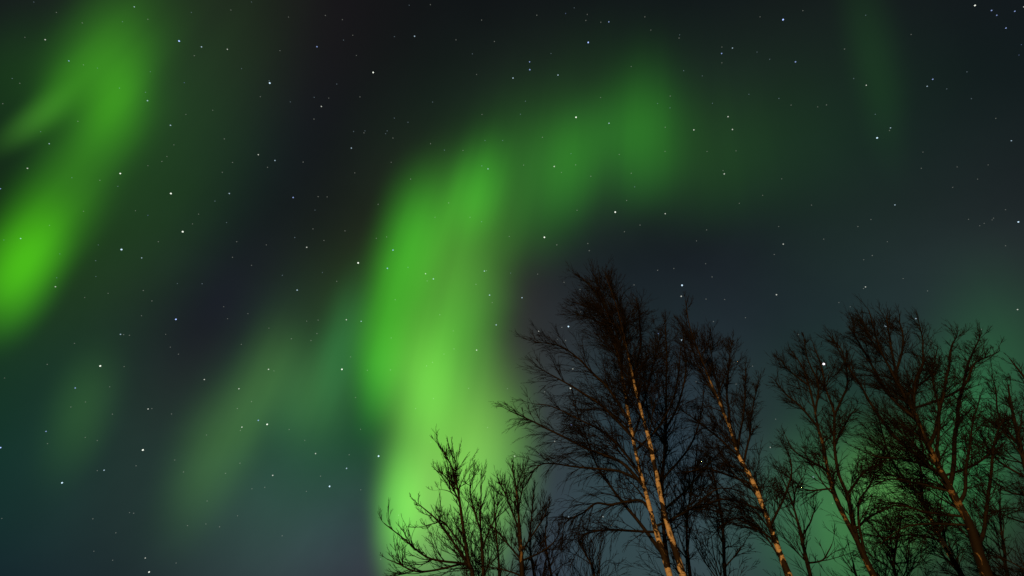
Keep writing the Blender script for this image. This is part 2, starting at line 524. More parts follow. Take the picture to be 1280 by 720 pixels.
STAR_R = 5000.0
# full diameter in photo pixels and brightness of each class
STAR_SIZE = {1: 1.2, 2: 1.55, 3: 2.0, 4: 3.3}
STAR_GLOW = {1: .065, 2: .26, 3: .55, 4: .9}


def star_material(cls, blue, cool=False):
    m, t, out = material('starlight')
    em = t.node('ShaderNodeEmission')
    c = (.38, .52, 1.0, 1) if blue else ((1, .88, .95, 1) if cls == 4 else ((.62, .84, 1.0, 1) if cool else (.95, 1.0, .88, 1)))
    em.inputs['Color'].default_value = c
    em.inputs['Strength'].default_value = STAR_GLOW[cls] * (1.25 if blue else 1)
    tr = t.node('ShaderNodeBsdfTransparent')
    ad = t.node('ShaderNodeAddShader')
    t.l.new(em.outputs[0], ad.inputs[0])
    t.l.new(tr.outputs[0], ad.inputs[1])
    t.l.new(ad.outputs[0], out.inputs['Surface'])
    m.cycles.emission_sampling = 'NONE'
    return m


def ball():
    nu, nv = 10, 6
    v = [(math.sin(math.pi * j / nv) * math.cos(2 * math.pi * i / nu), math.sin(math.pi * j / nv) * math.sin(2 * math.pi * i / nu), math.cos(math.pi * j / nv)) for j in range(nv + 1) for i in range(nu)]
    f = [(j * nu + i, (j + 1) * nu + i, (j + 1) * nu + (i + 1) % nu, j * nu + (i + 1) % nu) for j in range(nv) for i in range(nu)]
    return np.array(v), np.array(f)


BALL_V, BALL_F = ball()
NAMED = {   # stars that can be singled out, by where they stand on the photograph
    (1029, 455): 'brightest star of the whole sky, pinkish, among the topmost twigs of a forked birch',
    (735, 53): 'bright blue star alone high above the pale middle of the aurora arch',
    (979, 24): 'bright blue star near the upper edge of the sky, right of the tall aurora arch'.replace('right of', 'beyond'),
    (224, 51): 'bright blue star just beside the upper lobe of the vivid aurora fold',
    (337, 104): 'brightest white star in the dark gap between the vivid fold and the big arch',
    (466, 90): 'lone bright white star in the blackest part of the sky between the aurora bands',
    (720, 146): 'bright white star inside the crest of the green aurora arch',
    (1096, 172): 'lower and brighter of two stars close together below the faint upright ray',
    (1218, 7): 'white star at the head of a small blue star cluster in the sky corner',
    (150, 217): 'white star on the neck between the two lobes of the vivid aurora fold',
    (214, 242): 'white star on the dim skirt of the vivid fold, beside its neck',
    (228, 290): 'white star midway between the vivid fold and the dark gap',
    (152, 312): 'bright white star just clear of the lower lobe of the vivid fold',
    (448, 328): 'white star on the dark outer edge of the broad aurora band',
    (769, 265): 'bright white star just under the curved lower edge of the aurora arch',
    (680, 296): 'white star where the broad aurora band bends, above the tallest birch',
    (852, 356): 'upper of two stars standing one over the other above the leaning birch top',
    (1273, 277): 'white star at the very side edge of the sky, far above the birches',
    (220, 399): 'bright blue star in the dark gap below the vivid fold',
    (125, 457): 'white star above the small faint green aurora streak',
    (427, 461): 'bright white star between the dull green patch and the broad band',
    (334, 530): 'white star in a close pair with a blue one, on the dull green patch',
    (710, 408): 'white star touching the outermost upper twigs of the tallest birch',
    (852, 425): 'bright star beside the thin top of the leaning birch',
    (713, 485): 'white star seen through the middle branches of the tallest birch',
    (714, 530): 'bright bluish star seen through the lower branches of the tallest birch',
    (1107, 407): 'white star caught in the topmost twigs of the widest birch',
    (0, 559): 'blue star cut by the side edge of the sky',
    (179, 562): 'bright white star below the small faint streak, over the grey haze',
    (78, 603): 'white star low in the dim teal sky under the small streak',
    (186, 715): 'lower of two white stars close above the bottom edge of the sky',
    (473, 570): 'bright white star on the teal edge of the broad aurora band',
    (412, 608): 'white star low in the teal sky beside the broad aurora band',
}


def region(x, y):
    if x < 200 and y < 430:
        return 'within the vivid green fold'
    if x < 330 and y < 300:
        return 'on the dim skirt beside the vivid fold'
    if x < 500 and y < 330:
        return 'in the black gap between fold and arch'
    if 440 < x < 660 and 170 <= y:
        return 'within the broad bright aurora band'
    if x < 230:
        return 'in the dim teal sky under the vivid fold'
    if x < 450:
        return 'around the dull green aurora patch'
    if x < 690 and y < 170:
        return 'in the dark sky over the shoulder of the arch'
    if x < 900 and y < 250:
        return 'in the green crest of the aurora arch'
    if x >= 1180 and y < 120:
        return 'in the small cluster at the sky corner'
    if y < 200:
        return 'near the faint upright aurora ray'
    if x < 960 and y < 345:
        return 'in the dark hollow under the aurora arch'
    if y < 375:
        return 'in the open blue-grey sky above the widest birch'
    if x < 840:
        return 'among the branches of the tallest birch'
    if x < 965:
        return 'around the leaning birch'
    return 'about the crowns of the forked and widest birches'


def build_stars():
    items = []
    for (cx, cy), txt in STARS.items():
        for s in txt.split():
            a, b, c = s.split(',')
            items.append((cx * 320 + int(a) / 4, cy * 180 + int(b) / 4, int(c[0]), c.endswith('b')))
    items.sort(key=lambda s: -s[2])
    mats, meshes = {}, {}
    rest_v, rest_f, n = [], [], 0
    rng = np.random.default_rng(11)
    names = dict(NAMED)
    for i, (x, y, c, blue) in enumerate(items):
        d = sky_dir(x, y)
        # angular size of one photo pixel at this place of the sky
        pix = np.linalg.norm(sky_dir(x + .5, y) - sky_dir(x - .5, y)) ** .5 * np.linalg.norm(sky_dir(x, y + .5) - sky_dir(x, y - .5)) ** .5
        r = STAR_R * pix * STAR_SIZE[c] / 2 * rng.uniform(.9, 1.12)
        if i < 300:
            cool = not blue and c < 4 and rng.random() < .4
            key = (c, blue, cool)
            if key not in meshes:
                mats[key] = star_material(c, blue, cool)
                meshes[key] = mesh_from('star', BALL_V, BALL_F)
                meshes[key].materials.append(mats[key])
            o = link('star', meshes[key], None)
            o.location = d * STAR_R
            o.scale = (r, r, r)
            lab = None
            for (nx, ny) in list(names):
                if abs(nx - x) < 3.5 and abs(ny - y) < 3.5 and c >= 3:
                    lab = names.pop((nx, ny))
                    break
            if lab is None:
                tone = 'blue' if blue else 'white'
                lab = {1: 'tiny faint %s star ', 2: 'small %s star ', 3: 'bright %s star ', 4: '%s star '}[c] % tone + region(x, y)
                tag(o, lab, 'star', 'stars ' + region(x, y))
            else:
                tag(o, lab, 'star', 'bright stars of the night sky')
        else:
            rest_v.append(BALL_V * r + d * STAR_R)
            rest_f.append(BALL_F + n)
            n += len(BALL_V)
    me = mesh_from('faint_stars', np.concatenate(rest_v), np.concatenate(rest_f))
    o = link('faint_stars', me, mats[(1, False, False)])
    tag(o, 'scatter of the faintest tiny stars over the whole night sky', 'stars', kind='stuff')


build_stars()


# ------------------------------------------------------------------ trees
def bark_material(name, pale, dark, girth=True, cover=0.0):
    """Birch bark: pale and papery with dark scars where the stem is thick, brown where it is thin."""
    m, t, out = material(name)
    tcn = t.node('ShaderNodeTexCoord')
    p = tcn.outputs['Object']
    scar = t.noise(t.vec('MULTIPLY', p, (5.0, 5.0, 4.2)), 1.0, 5.0, 0.66, 0.8)
    patchy = t.noise(p, 1.7, 2.0)
    band = t.noise(t.vec('MULTIPLY', p, (7.0, 7.0, 75.0)), 1.0, 3.0, 0.6, 0.3)
    lent = t.noise(t.vec('MULTIPLY', p, (16.0, 16.0, 190.0)), 1.0, 2.0, 0.6)
    thr = t.math('SUBTRACT', scar, t.math('MULTIPLY', t.math('SUBTRACT', patchy, 0.5), 0.35))
    f = t.remap(thr, 0.485 - cover, 0.535 - cover, 1.0, 0.0, True)
    f = t.math('MULTIPLY', f, t.remap(band, 0.36, 0.44, 0.35, 1.0, True))
    f = t.math('MULTIPLY', f, t.remap(lent, 0.33, 0.40, 0.25, 1.0, True))
    if girth:
        at = t.node('ShaderNodeAttribute', attribute_name='girth')
        g = t.math('MULTIPLY_ADD', t.math('SUBTRACT', t.noise(p, 4.0, 2.0), 0.5), 0.5, at.outputs['Fac'])
        f = t.math('MULTIPLY', f, t.remap(g, 0.34, 0.66, 0.0, 1.0, True))
    tone = t.noise(p, 14.0, 3.0)
    pale2 = tuple(c * .66 for c in pale[:3]) + (1,)
    col = t.mix(f, dark, t.mix(tone, pale2, pale))
    b = t.node('ShaderNodeBsdfPrincipled')
    t.l.new(col, b.inputs['Base Color'])
    b.inputs['Roughness'].default_value = 0.75
    b.inputs['Specular IOR Level'].default_value = 0.2
    bp = t.node('ShaderNodeBump')
    bp.inputs['Strength'].default_value = 0.6
    bp.inputs['Distance'].default_value = 0.012
    t.l.new(t.math('ADD', scar, band), bp.inputs['Height'])
    t.l.new(bp.outputs[0], b.inputs['Normal'])
    t.l.new(b.outputs[0], out.inputs['Surface'])
    return m


def twig_material():
    m, t, out = material('twig_bark')
    tcn = t.node('ShaderNodeTexCoord')
    n = t.noise(tcn.outputs['Object'], 2.5, 3.0)
    col = t.mix(n, (.0040, .0038, .0040, 1), (.0085, .0075, .0072, 1))
    b = t.node('ShaderNodeBsdfPrincipled')
    t.l.new(col, b.inputs['Base Color'])
    b.inputs['Roughness'].default_value = 0.8
    b.inputs['Specular IOR Level'].default_value = 0.15
    t.l.new(b.outputs[0], out.inputs['Surface'])
    return m


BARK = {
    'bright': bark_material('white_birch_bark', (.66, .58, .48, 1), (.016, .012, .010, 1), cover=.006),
    'dim': bark_material('dim_lit_birch_bark', (.24, .185, .115, 1), (.010, .008, .007, 1), cover=.095),  # weaker lamplight put into the bark: darker pale tone, fewer pale patches
    'dark': bark_material('unlit_brown_birch_bark', (.024, .018, .014, 1), (.009, .007, .006, 1)),  # young brown bark, its dark colour also replacing lamplight that hardly reaches these stems
}
LIMB_M = bark_material('limb_bark', (.017, .0135, .011, 1), (.006, .0055, .005, 1), girth=False)
TWIG_M = twig_material()


def unit(v):
    return v / np.maximum(np.linalg.norm(v, axis=-1, keepdims=True), 1e-9)


def tubes(P, R, K):
    """P (N,S,3), R (N,S) -> verts, quads of N tubes with K sides, one end closed to a point by a small radius."""
    N, S, _ = P.shape
    T = np.empty_like(P)
    T[:, 1:-1] = P[:, 2:] - P[:, :-2]
    T[:, 0] = P[:, 1] - P[:, 0]
    T[:, -1] = P[:, -1] - P[:, -2]
    T = unit(T)
    mean = unit(P[:, -1] - P[:, 0])
    ref = np.where(np.abs(mean[:, 0:1]) < 0.6, np.array([[1., 0, 0]]), np.array([[0., 1, 0]]))[:, None, :]
    n1 = unit(np.cross(T, np.broadcast_to(ref, T.shape)))
    n2 = np.cross(T, n1)
    a = np.arange(K) * 2 * math.pi / K
    V = P[:, :, None, :] + R[:, :, None, None] * (np.cos(a)[None, None, :, None] * n1[:, :, None, :] + np.sin(a)[None, None, :, None] * n2[:, :, None, :])
    base = (np.arange(N) * S * K)[:, None, None]
    s = (np.arange(S - 1) * K)[None, :, None]
    k = np.arange(K)[None, None, :]
    k2 = (k + 1) % K
    F = np.stack([base + s + k, base + s + k2, base + s + K + k2, base + s + K + k], -1).reshape(-1, 4)
    return V.reshape(-1, 3), F


def smooth_path(pts, step):
    """Catmull-Rom through pts, evenly resampled."""
    pts = np.asarray(pts, float)
    if len(pts) == 2:
        pts = np.array([pts[0], pts.mean(0), pts[1]])
    p = np.concatenate([[2 * pts[0] - pts[1]], pts, [2 * pts[-1] - pts[-2]]])
    out = []
    for i in range(1, len(p) - 2):
        t = np.linspace(0, 1, 16, endpoint=False)[:, None]
        a, b, c, d = p[i - 1], p[i], p[i + 1], p[i + 2]
        out.append(0.5 * (2 * b + (c - a) * t + (2 * a - 5 * b + 4 * c - d) * t ** 2 + (3 * b - a - 3 * c + d) * t ** 3))
    out = np.concatenate(out + [p[-2:-1]])
    L = np.concatenate([[0], np.cumsum(np.linalg.norm(np.diff(out, axis=0), axis=1))])
    n = max(4, int(L[-1] / step))
    s = np.linspace(0, L[-1], n)
    return np.stack([np.interp(s, L, out[:, i]) for i in range(out.shape[1])], 1)


def along(px, py, dist):
    """The point on the line of sight at a given distance north of the eye."""
    d = sky_dir(px, py)
    return EYE + d * (np.asarray(dist) / d[..., 1])[..., None]


def metres(px, py, dist, w):
    """Real width of something w photo pixels wide there."""
    d = sky_dir(px, py)
    depth = np.asarray(dist) / d[..., 1] * (d[..., 1] * CP + d[..., 2] * SP)
    return w * depth / FOC


def stem_path(pts, dist, w0, w1, slope, rng, to_ground=False, step=.09, power=1.0):
    pts = np.asarray(pts, float)
    n = len(pts)
    D = dist + slope * np.linspace(0, 1, n)
    P = along(pts[:, 0], pts[:, 1], D)
    W = metres(pts[:, 0], pts[:, 1], D, w0 + (w1 - w0) * np.linspace(0, 1, n) ** power)
    q = np.concatenate([P, W[:, None]], 1)
    if to_ground:
        t = P[0] - P[1]
        t = t / np.linalg.norm(t)
        h = P[0, 2]
        lean = t[:2] / max(-t[2], .3) * 0.55
        k = np.array([1.0, .66, .33])
        low = []
        for f in k:
            low.append([P[0, 0] + lean[0] * h * f, P[0, 1] + lean[1] * h * f, h * (1 - f) - (.05 if f == 1 else 0), W[0] * (1 + .45 * f * f)])
        q = np.concatenate([low, q])
    q = smooth_path(q, step)
    m = len(q)
    wob = np.cumsum(rng.normal(0, 1, (m, 3)), 0)
    k = min(9, m)
    wob = np.stack([np.convolve(np.pad(wob[:, i], k // 2, mode='edge'), np.ones(k) / k, 'valid')[:m] for i in range(3)], 1)
    wob -= np.linspace(0, 1, m)[:, None] * (wob[-1] - wob[0]) + wob[0]
    q[:, :3] += wob * step * (.055 if to_ground else .12)
    return q[:, :3], np.maximum(q[:, 3] / 2, .0015)


def sprout(P, D, L, n, rng, wobble, up, droop):
    """Grow N shoots from points P along D, lengths L, as n-segment paths; they rise by up and sag by droop toward the tip."""
    N = len(P)
    out = np.empty((N, n + 1, 3))
    out[:, 0] = P
    d = D.copy()
    drift = rng.normal(0, 1, (N, 3))
    for i in range(n):
        f = i / n
        drift = .6 * drift + rng.normal(0, .8, (N, 3))
        d = d + wobble * drift
        d[:, 2] += np.asarray(up) * (1 - f) - np.asarray(droop) * f
        d = unit(d)
        out[:, i + 1] = out[:, i] + d * (L / n)[:, None]
    return out


def side_dirs(T, ang, rng, bias=None):
    r = rng.normal(0, 1, T.shape)
    if bias is not None:
        r = r + bias
    r = unit(r - (r * T).sum(-1, keepdims=True) * T)
    return unit(T * np.cos(ang)[:, None] + r * np.sin(ang)[:, None])


def fork(paths, rads, per, lens, t0, ang, rng, tip=True):
    """Start points of the next finer shoots along equal-length paths (N,S,3)."""
    N, S, _ = paths.shape
    t = rng.uniform(t0, 1.0, (N, per))
    if tip:
        t[:, 0] = 1.0
    t = t * (S - 1)
    i = np.minimum(t.astype(int), S - 2)
    f = (t - i)[..., None]
    r = np.arange(N)[:, None]
    p = paths[r, i] * (1 - f) + paths[r, i + 1] * f
    T = unit(paths[r, i + 1] - paths[r, i])
    R = rads[r, i] * (1 - f[..., 0]) + rads[r, i + 1] * f[..., 0]
    frac = t / (S - 1)
    L = lens[:, None] * (1 - .45 * frac) * rng.uniform(.55, 1.25, (N, per))
    a = rng.uniform(ang[0], ang[1], (N, per))
    a = np.where(frac > .999, a * .25, a)
    p, T, R, L, a = p.reshape(-1, 3), T.reshape(-1, 3), R.ravel(), L.ravel(), a.ravel()
    return p, side_dirs(T, a, rng), L, R


def set_girth(me, R, K, ref):
    at = me.attributes.new('girth', 'FLOAT', 'POINT')
    at.data.foreach_set('value', np.clip(np.repeat(R / ref, K), 0, 1.5).astype(np.float32))


def birch(name, label, group, dist, stems, limbs, seed, bark='dark', extra=10, extra_len=1.6, first=.35,
          la=.75, lb=.36, lc=.17, dens=7.0, nb=8, nc=3, up=.10, droop=.14, twig_px=.27, rise=.06, sag=.10,
          low_sag=0.0, spread=(.35, .85)):
    rng = np.random.default_rng(seed)
    root = bpy.data.objects.new(name, None)
    C.objects.link(root)
    tag(root, label, 'tree', group)
    parts = []
    carriers = []      # (path, radius, from where twigs grow, is stem)
    for s in stems:
        P, R = stem_path(s['p'], dist + s.get('d', 0), s['w'][0], s['w'][1], s.get('s', 0), rng, s.get('ground', True), power=s.get('pw', 1.0))
        K = 12
        bump = 1 + .09 * np.convolve(rng.normal(0, 1, len(R) + 6), np.ones(7) / 2.6, 'valid')
        V, F = tubes(P[None], (R * np.clip(bump, .75, 1.3))[None], K)
        parts.append(('trunk', V, F, BARK[s.get('bark', bark)], R, K, R.max() / 1.3))
        carriers.append((P, R, s.get('twigs', first), True))
    base = carriers[0][0][0].copy()
    base[2] = 0.0
    root.location = base
    all_limbs = []
    for l in limbs:
        P, R = stem_path(l['p'], dist + l.get('d', 0), l['w'][0], l['w'][1], l.get('s', rng.uniform(-.25, 1.3)), rng, False, step=.07)
        # join the limb to the nearest point of a stem
        best = min(((np.linalg.norm(c[0] - P[0], axis=1).min(), k) for k, c in enumerate(carriers) if c[3]), key=lambda x: x[0])
        st = carriers[best[1]][0]
        j = np.linalg.norm(st - P[0], axis=1).argmin()
        off = st[j] - P[0]
        fall = np.clip(1 - np.linspace(0, 1, len(P)) / .5, 0, 1)[:, None] ** 2
        P = P + off * fall
        all_limbs.append((P, R))
    # more main limbs all round the stems
    for k in range(extra):
        c = [c for c in carriers if c[3]]
        P0, R0, tw, _ = c[k % len(c)]
        t = rng.uniform(max(first, .22), .93)
        i = int(t * (len(P0) - 2))
        T = unit(P0[i + 1] - P0[i])[None]
        L = np.array([extra_len * (1.15 - .75 * (t - first) / (1 - first)) * rng.uniform(.7, 1.2)])
        D = side_dirs(T, rng.uniform(spread[0], spread[1], 1), rng, np.array([0, 1.0, 0]))
        pth = sprout(P0[i][None], D, L, max(8, int(L[0] / .09)), rng, .07, rise - low_sag * (1 - t), sag)[0]
        r0 = min(R0[i] * .5, .022)
        all_limbs.append((pth, np.linspace(r0, .0022, len(pth))))
    for P, R in all_limbs:
        V, F = tubes(P[None], R[None], 7)
        parts.append(('limb', V, F, LIMB_M, None, 7, 1))
        carriers.append((P, R, .12, False))
    # twigs: three finer orders of shoots
    sp, sd, sl, sr = [], [], [], []
    for P, R, t0, is_stem in carriers:
        seg = np.linalg.norm(np.diff(P, axis=0), axis=1)
        Lc = np.concatenate([[0], np.cumsum(seg)])
        a0 = Lc[-1] * t0
        n = max(2, int((Lc[-1] - a0) * dens * (1.0 if is_stem else 1.25)))
        s = np.sort(rng.uniform(a0, Lc[-1], n))
        s[-1] = Lc[-1] * .999
        i = np.clip(np.searchsorted(Lc, s) - 1, 0, len(P) - 2)
        f = ((s - Lc[i]) / seg[i])[:, None]
        T = unit(P[i + 1] - P[i])
        frac = s / Lc[-1]
        ang = rng.uniform(.3, .85, n)
        ang[-1] = .1
        sp.append(P[i] * (1 - f) + P[i + 1] * f)
        sd.append(side_dirs(T, ang, rng, np.array([0, .45 if is_stem else .15, .15])))
        sl.append(la * rng.uniform(.45, 1.2, n) * (1.1 - .55 * frac))
        sr.append(R[i])
    P, D, L, R = map(np.concatenate, (sp, sd, sl, sr))
    depth = dist * 1.05
    zlo, zhi = min(c[0][:, 2].max() for c in carriers) * .55, max(c[0][:, 2].max() for c in carriers)
    hgt = lambda p: np.clip((p[:, 2] - zlo) / (zhi - zlo), 0, 1)
    upf = lambda p, k: k * (.25 + 1.5 * hgt(p))
    drf = lambda p, k: k * (1.7 - 1.6 * hgt(p))
    tw = twig_px * depth / FOC          # finest twig width in metres, from its size in the photograph
    vs, fs, n0 = [], [], 0

    def add(paths, r0, r1, K):
        nonlocal n0
        S = paths.shape[1]
        f = np.linspace(0, 1, S)[None, :]
        rr = r0[:, None] * (1 - f) + r1 * f
        V, F = tubes(paths, rr, K)
        vs.append(V)
        fs.append(F + n0)
        n0 += len(V)
        return rr
    A1 = sprout(P, D, L, 9, rng, .045, upf(P, up), drf(P, droop))
    r1 = add(A1, np.minimum(R * .6, tw * 1.6), tw * .7, 5)
    P, D, L, R = fork(A1, r1, nb, L * (lb / la) * 1.2, .08, (.25, .62), rng)
    A2 = sprout(P, D, L, 7, rng, .05, upf(P, up * .8), drf(P, droop * 1.2))
    r2 = add(A2, np.minimum(R * .8, tw * .9), tw * .55, 4)
    if nc:
        P, D, L, R = fork(A2, r2, nc, L * (lc / lb) * 1.15, .12, (.22, .6), rng)
        A3 = sprout(P, D, L, 5, rng, .055, upf(P, up * .5), drf(P, droop * 1.3))
        add(A3, np.minimum(R * .85, tw * .6), tw * .4, 3)
    crown = np.concatenate(vs)
    o = link('crown', mesh_from('crown', crown - base, np.concatenate(fs)), TWIG_M, root)
    for nm, V, F, mat, R, K, ref in parts:
        me = mesh_from(nm, V - base, F)
        if nm == 'trunk':
            set_girth(me, R, K, ref)
        link(nm, me, mat, root)
    return root


def S(p, w0, w1, **k):
    return dict(p=p, w=(w0, w1), **k)


BIRCHES = 'bare birches against the sky'
SMALLS = 'low bare trees along the bottom of the sky'


def build_trees():
    # the tallest birch, two orange-lit stems
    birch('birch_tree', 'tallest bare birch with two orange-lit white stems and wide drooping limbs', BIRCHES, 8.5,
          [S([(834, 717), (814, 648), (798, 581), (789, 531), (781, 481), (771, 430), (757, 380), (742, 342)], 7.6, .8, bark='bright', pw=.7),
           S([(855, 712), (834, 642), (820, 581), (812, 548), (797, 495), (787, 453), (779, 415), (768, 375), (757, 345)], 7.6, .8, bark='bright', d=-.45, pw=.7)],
          [S([(808, 612), (780, 581), (757, 570), (730, 560), (702, 545), (672, 530), (655, 522), (636, 513)], 4.5, 1.2),
           S([(802, 605), (775, 590), (745, 585), (715, 583), (680, 580), (664, 591)], 4, 1.0),
           S([(805, 642), (795, 627), (765, 632), (745, 630), (727, 642), (707, 652), (703, 668)], 4, 1.0),
           S([(802, 665), (760, 662), (735, 667), (722, 673)], 3, .9),
           S([(826, 697), (815, 680), (800, 657), (780, 630), (765, 610), (747, 587), (735, 562), (716, 500)], 5.5, 1.2),
           S([(785, 525), (760, 485), (740, 465), (722, 447), (700, 432), (667, 427)], 4, 1.0),
           S([(790, 545), (755, 510), (722, 487), (697, 472), (677, 462)], 4, 1.0),
           S([(778, 462), (772, 442), (760, 417), (747, 390), (715, 377)], 3.5, 1.0),
           S([(776, 440), (770, 410), (750, 375), (732, 352), (722, 345)], 3.5, 1.0),
           S([(783, 470), (772, 430), (752, 408), (728, 396), (712, 394)], 3, .9),
           S([(784, 440), (780, 400), (768, 367), (757, 340)], 3, 1.0),
           S([(798, 495), (800, 442), (800, 400), (795, 373)], 3.5, 1.0),
           S([(812, 545), (812, 490), (820, 445), (826, 415)], 3, .9),
           S([(817, 565), (835, 520), (846, 470), (850, 440)], 3, .9),
           S([(800, 590), (760, 545), (725, 525), (690, 508), (668, 505)], 3.4, .9),
           S([(840, 660), (872, 630), (895, 612), (915, 610)], 3, .9)],
          101, extra=34, extra_len=1.6, first=.42, la=.95, lb=.42, lc=.18, dens=10.5, nb=9, nc=3, up=.05, droop=.13)
    # the leaning birch beside it
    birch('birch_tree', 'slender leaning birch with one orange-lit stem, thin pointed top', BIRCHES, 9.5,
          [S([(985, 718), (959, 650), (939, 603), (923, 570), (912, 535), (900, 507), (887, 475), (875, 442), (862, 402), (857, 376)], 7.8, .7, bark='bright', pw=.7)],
          [S([(907, 540), (912, 470), (915, 425)], 3, .9), S([(922, 565), (930, 510), (932, 460)], 3, .9),
           S([(930, 580), (942, 530), (948, 478)], 3, .9), S([(895, 495), (872, 455), (862, 420)], 2.5, .9),
           S([(925, 572), (895, 545), (868, 525), (850, 512)], 3, .9), S([(940, 605), (900, 590), (878, 585), (860, 590)], 3.4, .9),
           S([(955, 640), (915, 625), (890, 627), (872, 640)], 3.4, .9), S([(965, 660), (985, 610), (990, 585), (984, 560)], 3, .9),
           S([(905, 520), (893, 470), (888, 430)], 2.5, .9), S([(970, 680), (930, 650), (905, 655), (890, 670)], 3, .9)],
          202, extra=26, extra_len=1.15, first=.34, la=.68, lb=.36, lc=.17, dens=11.0, nb=9, nc=3, up=.10, droop=.08)
    # dark upright tree between the two
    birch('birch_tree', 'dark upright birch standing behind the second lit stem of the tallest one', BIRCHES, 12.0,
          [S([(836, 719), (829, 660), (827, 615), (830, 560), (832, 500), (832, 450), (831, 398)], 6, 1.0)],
          [S([(831, 540), (850, 500), (857, 450), (853, 405)], 3, .8), S([(830, 560), (812, 520), (806, 470), (812, 430)], 2.6, .8),
           S([(829, 600), (862, 560), (876, 520), (880, 480)], 2.8, .8), S([(828, 640), (860, 610), (895, 570), (905, 560)], 2.8, .8)],
          303, extra=26, extra_len=1.9, first=.35, la=.9, lb=.45, lc=.22, dens=5.5, nb=6, nc=3)
    # the little birches at the bright band
    birch('birch_tree', 'short bare birch in front of the bright band, one long twig-clad limb leaning aside', BIRCHES, 13.0,
          [S([(590, 719), (585, 700), (577, 647), (572, 612), (565, 585), (550, 557)], 5.6, 1.0, twigs=.55),
           S([(607, 719), (605, 690), (602, 647), (602, 603)], 4.4, 1.0, d=.4, twigs=.55),
           S([(624, 719), (622, 690), (619, 655), (617, 622)], 3.2, .9, d=.9, twigs=.55)],
          [S([(568, 719), (558, 710), (532, 697), (505, 675), (480, 654)], 3.2, 1.0, s=-.4), S([(588, 712), (560, 670), (542, 647), (522, 629)], 3.4, 1.0, s=.4),
           S([(575, 628), (557, 597), (543, 586)], 2.2, .9), S([(572, 615), (569, 585), (566, 560)], 2.2, .9), S([(582, 690), (556, 655), (543, 655), (532, 657)], 2.2, .8),
           S([(600, 660), (590, 635), (588, 606), (594, 590)], 2.4, .8), S([(604, 680), (618, 645), (622, 625)], 2.4, .8), S([(560, 715), (520, 714), (500, 706), (484, 699)], 2.6, .9)],
          404, extra=24, extra_len=1.3, first=.5, la=.85, lb=.4, lc=.2, dens=6.5, nb=6, nc=3, up=.10, droop=.0, spread=(.45, .9), twig_px=.29)
    birch('birch_tree', 'short bare birch at the edge of the bright band, thin upright stems', BIRCHES, 12.0,
          [S([(653, 719), (650, 680), (645, 615), (640, 581)], 6.5, 1.0, bark='dim', twigs=.5),
           S([(668, 719), (662, 680), (664, 640), (668, 612)], 3.6, .9, d=.5, twigs=.55),
           S([(689, 719), (684, 692), (682, 665), (685, 640)], 3, .8, d=1.0, twigs=.55)],
          [S([(649, 665), (635, 627), (622, 597)], 2.8, .9), S([(651, 690), (678, 650), (685, 632)], 2.6, .8), S([(652, 700), (625, 668), (612, 655)], 2.4, .8),
           S([(646, 640), (655, 605), (656, 590)], 2.2, .8), S([(663, 700), (690, 680), (700, 664)], 2.4, .8)],
          505, extra=14, extra_len=1.2, first=.55, la=.65, lb=.36, lc=.2, dens=7, nb=7, nc=3, up=.10, droop=.05, twig_px=.28)
    # small trees between and behind
    for k, (nm, lab, dist, pts, w, lim, sd, kw) in enumerate([
        ('birch_tree', 'low bare bush-like birch under the drooping limbs of the tallest one', 15.0, [(742, 719), (738, 705), (730, 690), (724, 676)], 3, [], 601, dict(extra=18, extra_len=2.2, first=.35)),
        ('birch_tree', 'dark twiggy small birch right behind the foot of the two lit stems'.replace('right ', ''), 14.0, [(862, 719), (858, 660), (864, 610), (872, 555)], 4.5, [], 602, dict(extra=18, extra_len=2.4, first=.35)),
        ('birch_tree', 'dark small birch between the two lit stems and the leaning one', 14.5, [(906, 719), (903, 650), (893, 600), (884, 560)], 4.5, [], 603, dict(extra=18, extra_len=2.4, first=.35)),
        ('birch_tree', 'small open birch leaning beside the foot of the leaning lit stem', 13.5, [(1012, 719), (1000, 665), (988, 622), (974, 588)], 4.5,
         [S([(1008, 705), (1028, 700), (1036, 688), (1040, 680)], 2.2, .8), S([(1002, 672), (1015, 650), (1020, 630)], 2.2, .8), S([(992, 635), (996, 610), (1004, 596)], 2, .8)], 604, dict(extra=9, extra_len=1.3, first=.4, dens=4.5)),
        ('birch_tree', 'smallest bare birch, only its tip showing under the forked one', 17.0, [(1070, 719), (1067, 706), (1063, 692)], 2.6, [], 605, dict(extra=8, extra_len=1.0, first=.6, dens=4.0)),
        ('birch_tree', 'dense dark low birch below the widest crown, spreading in a dome', 17.0, [(1120, 719), (1118, 700), (1122, 672), (1128, 640)], 4, [], 606, dict(extra=26, extra_len=2.9, first=.35)),
        ('birch_tree', 'dense dark low birch at the frame corner beyond the widest birch', 17.5, [(1262, 719), (1258, 690), (1252, 650), (1250, 615)], 4, [], 607, dict(extra=26, extra_len=2.9, first=.35)),
    ]):
        kw = dict(dict(la=1.0, lb=.46, lc=.22, dens=4.2, nb=6, nc=2, up=.10, droop=.10, twig_px=.27), **kw)
        birch(nm, lab, SMALLS, dist, [S(pts, w, .9)], lim, sd, **kw)
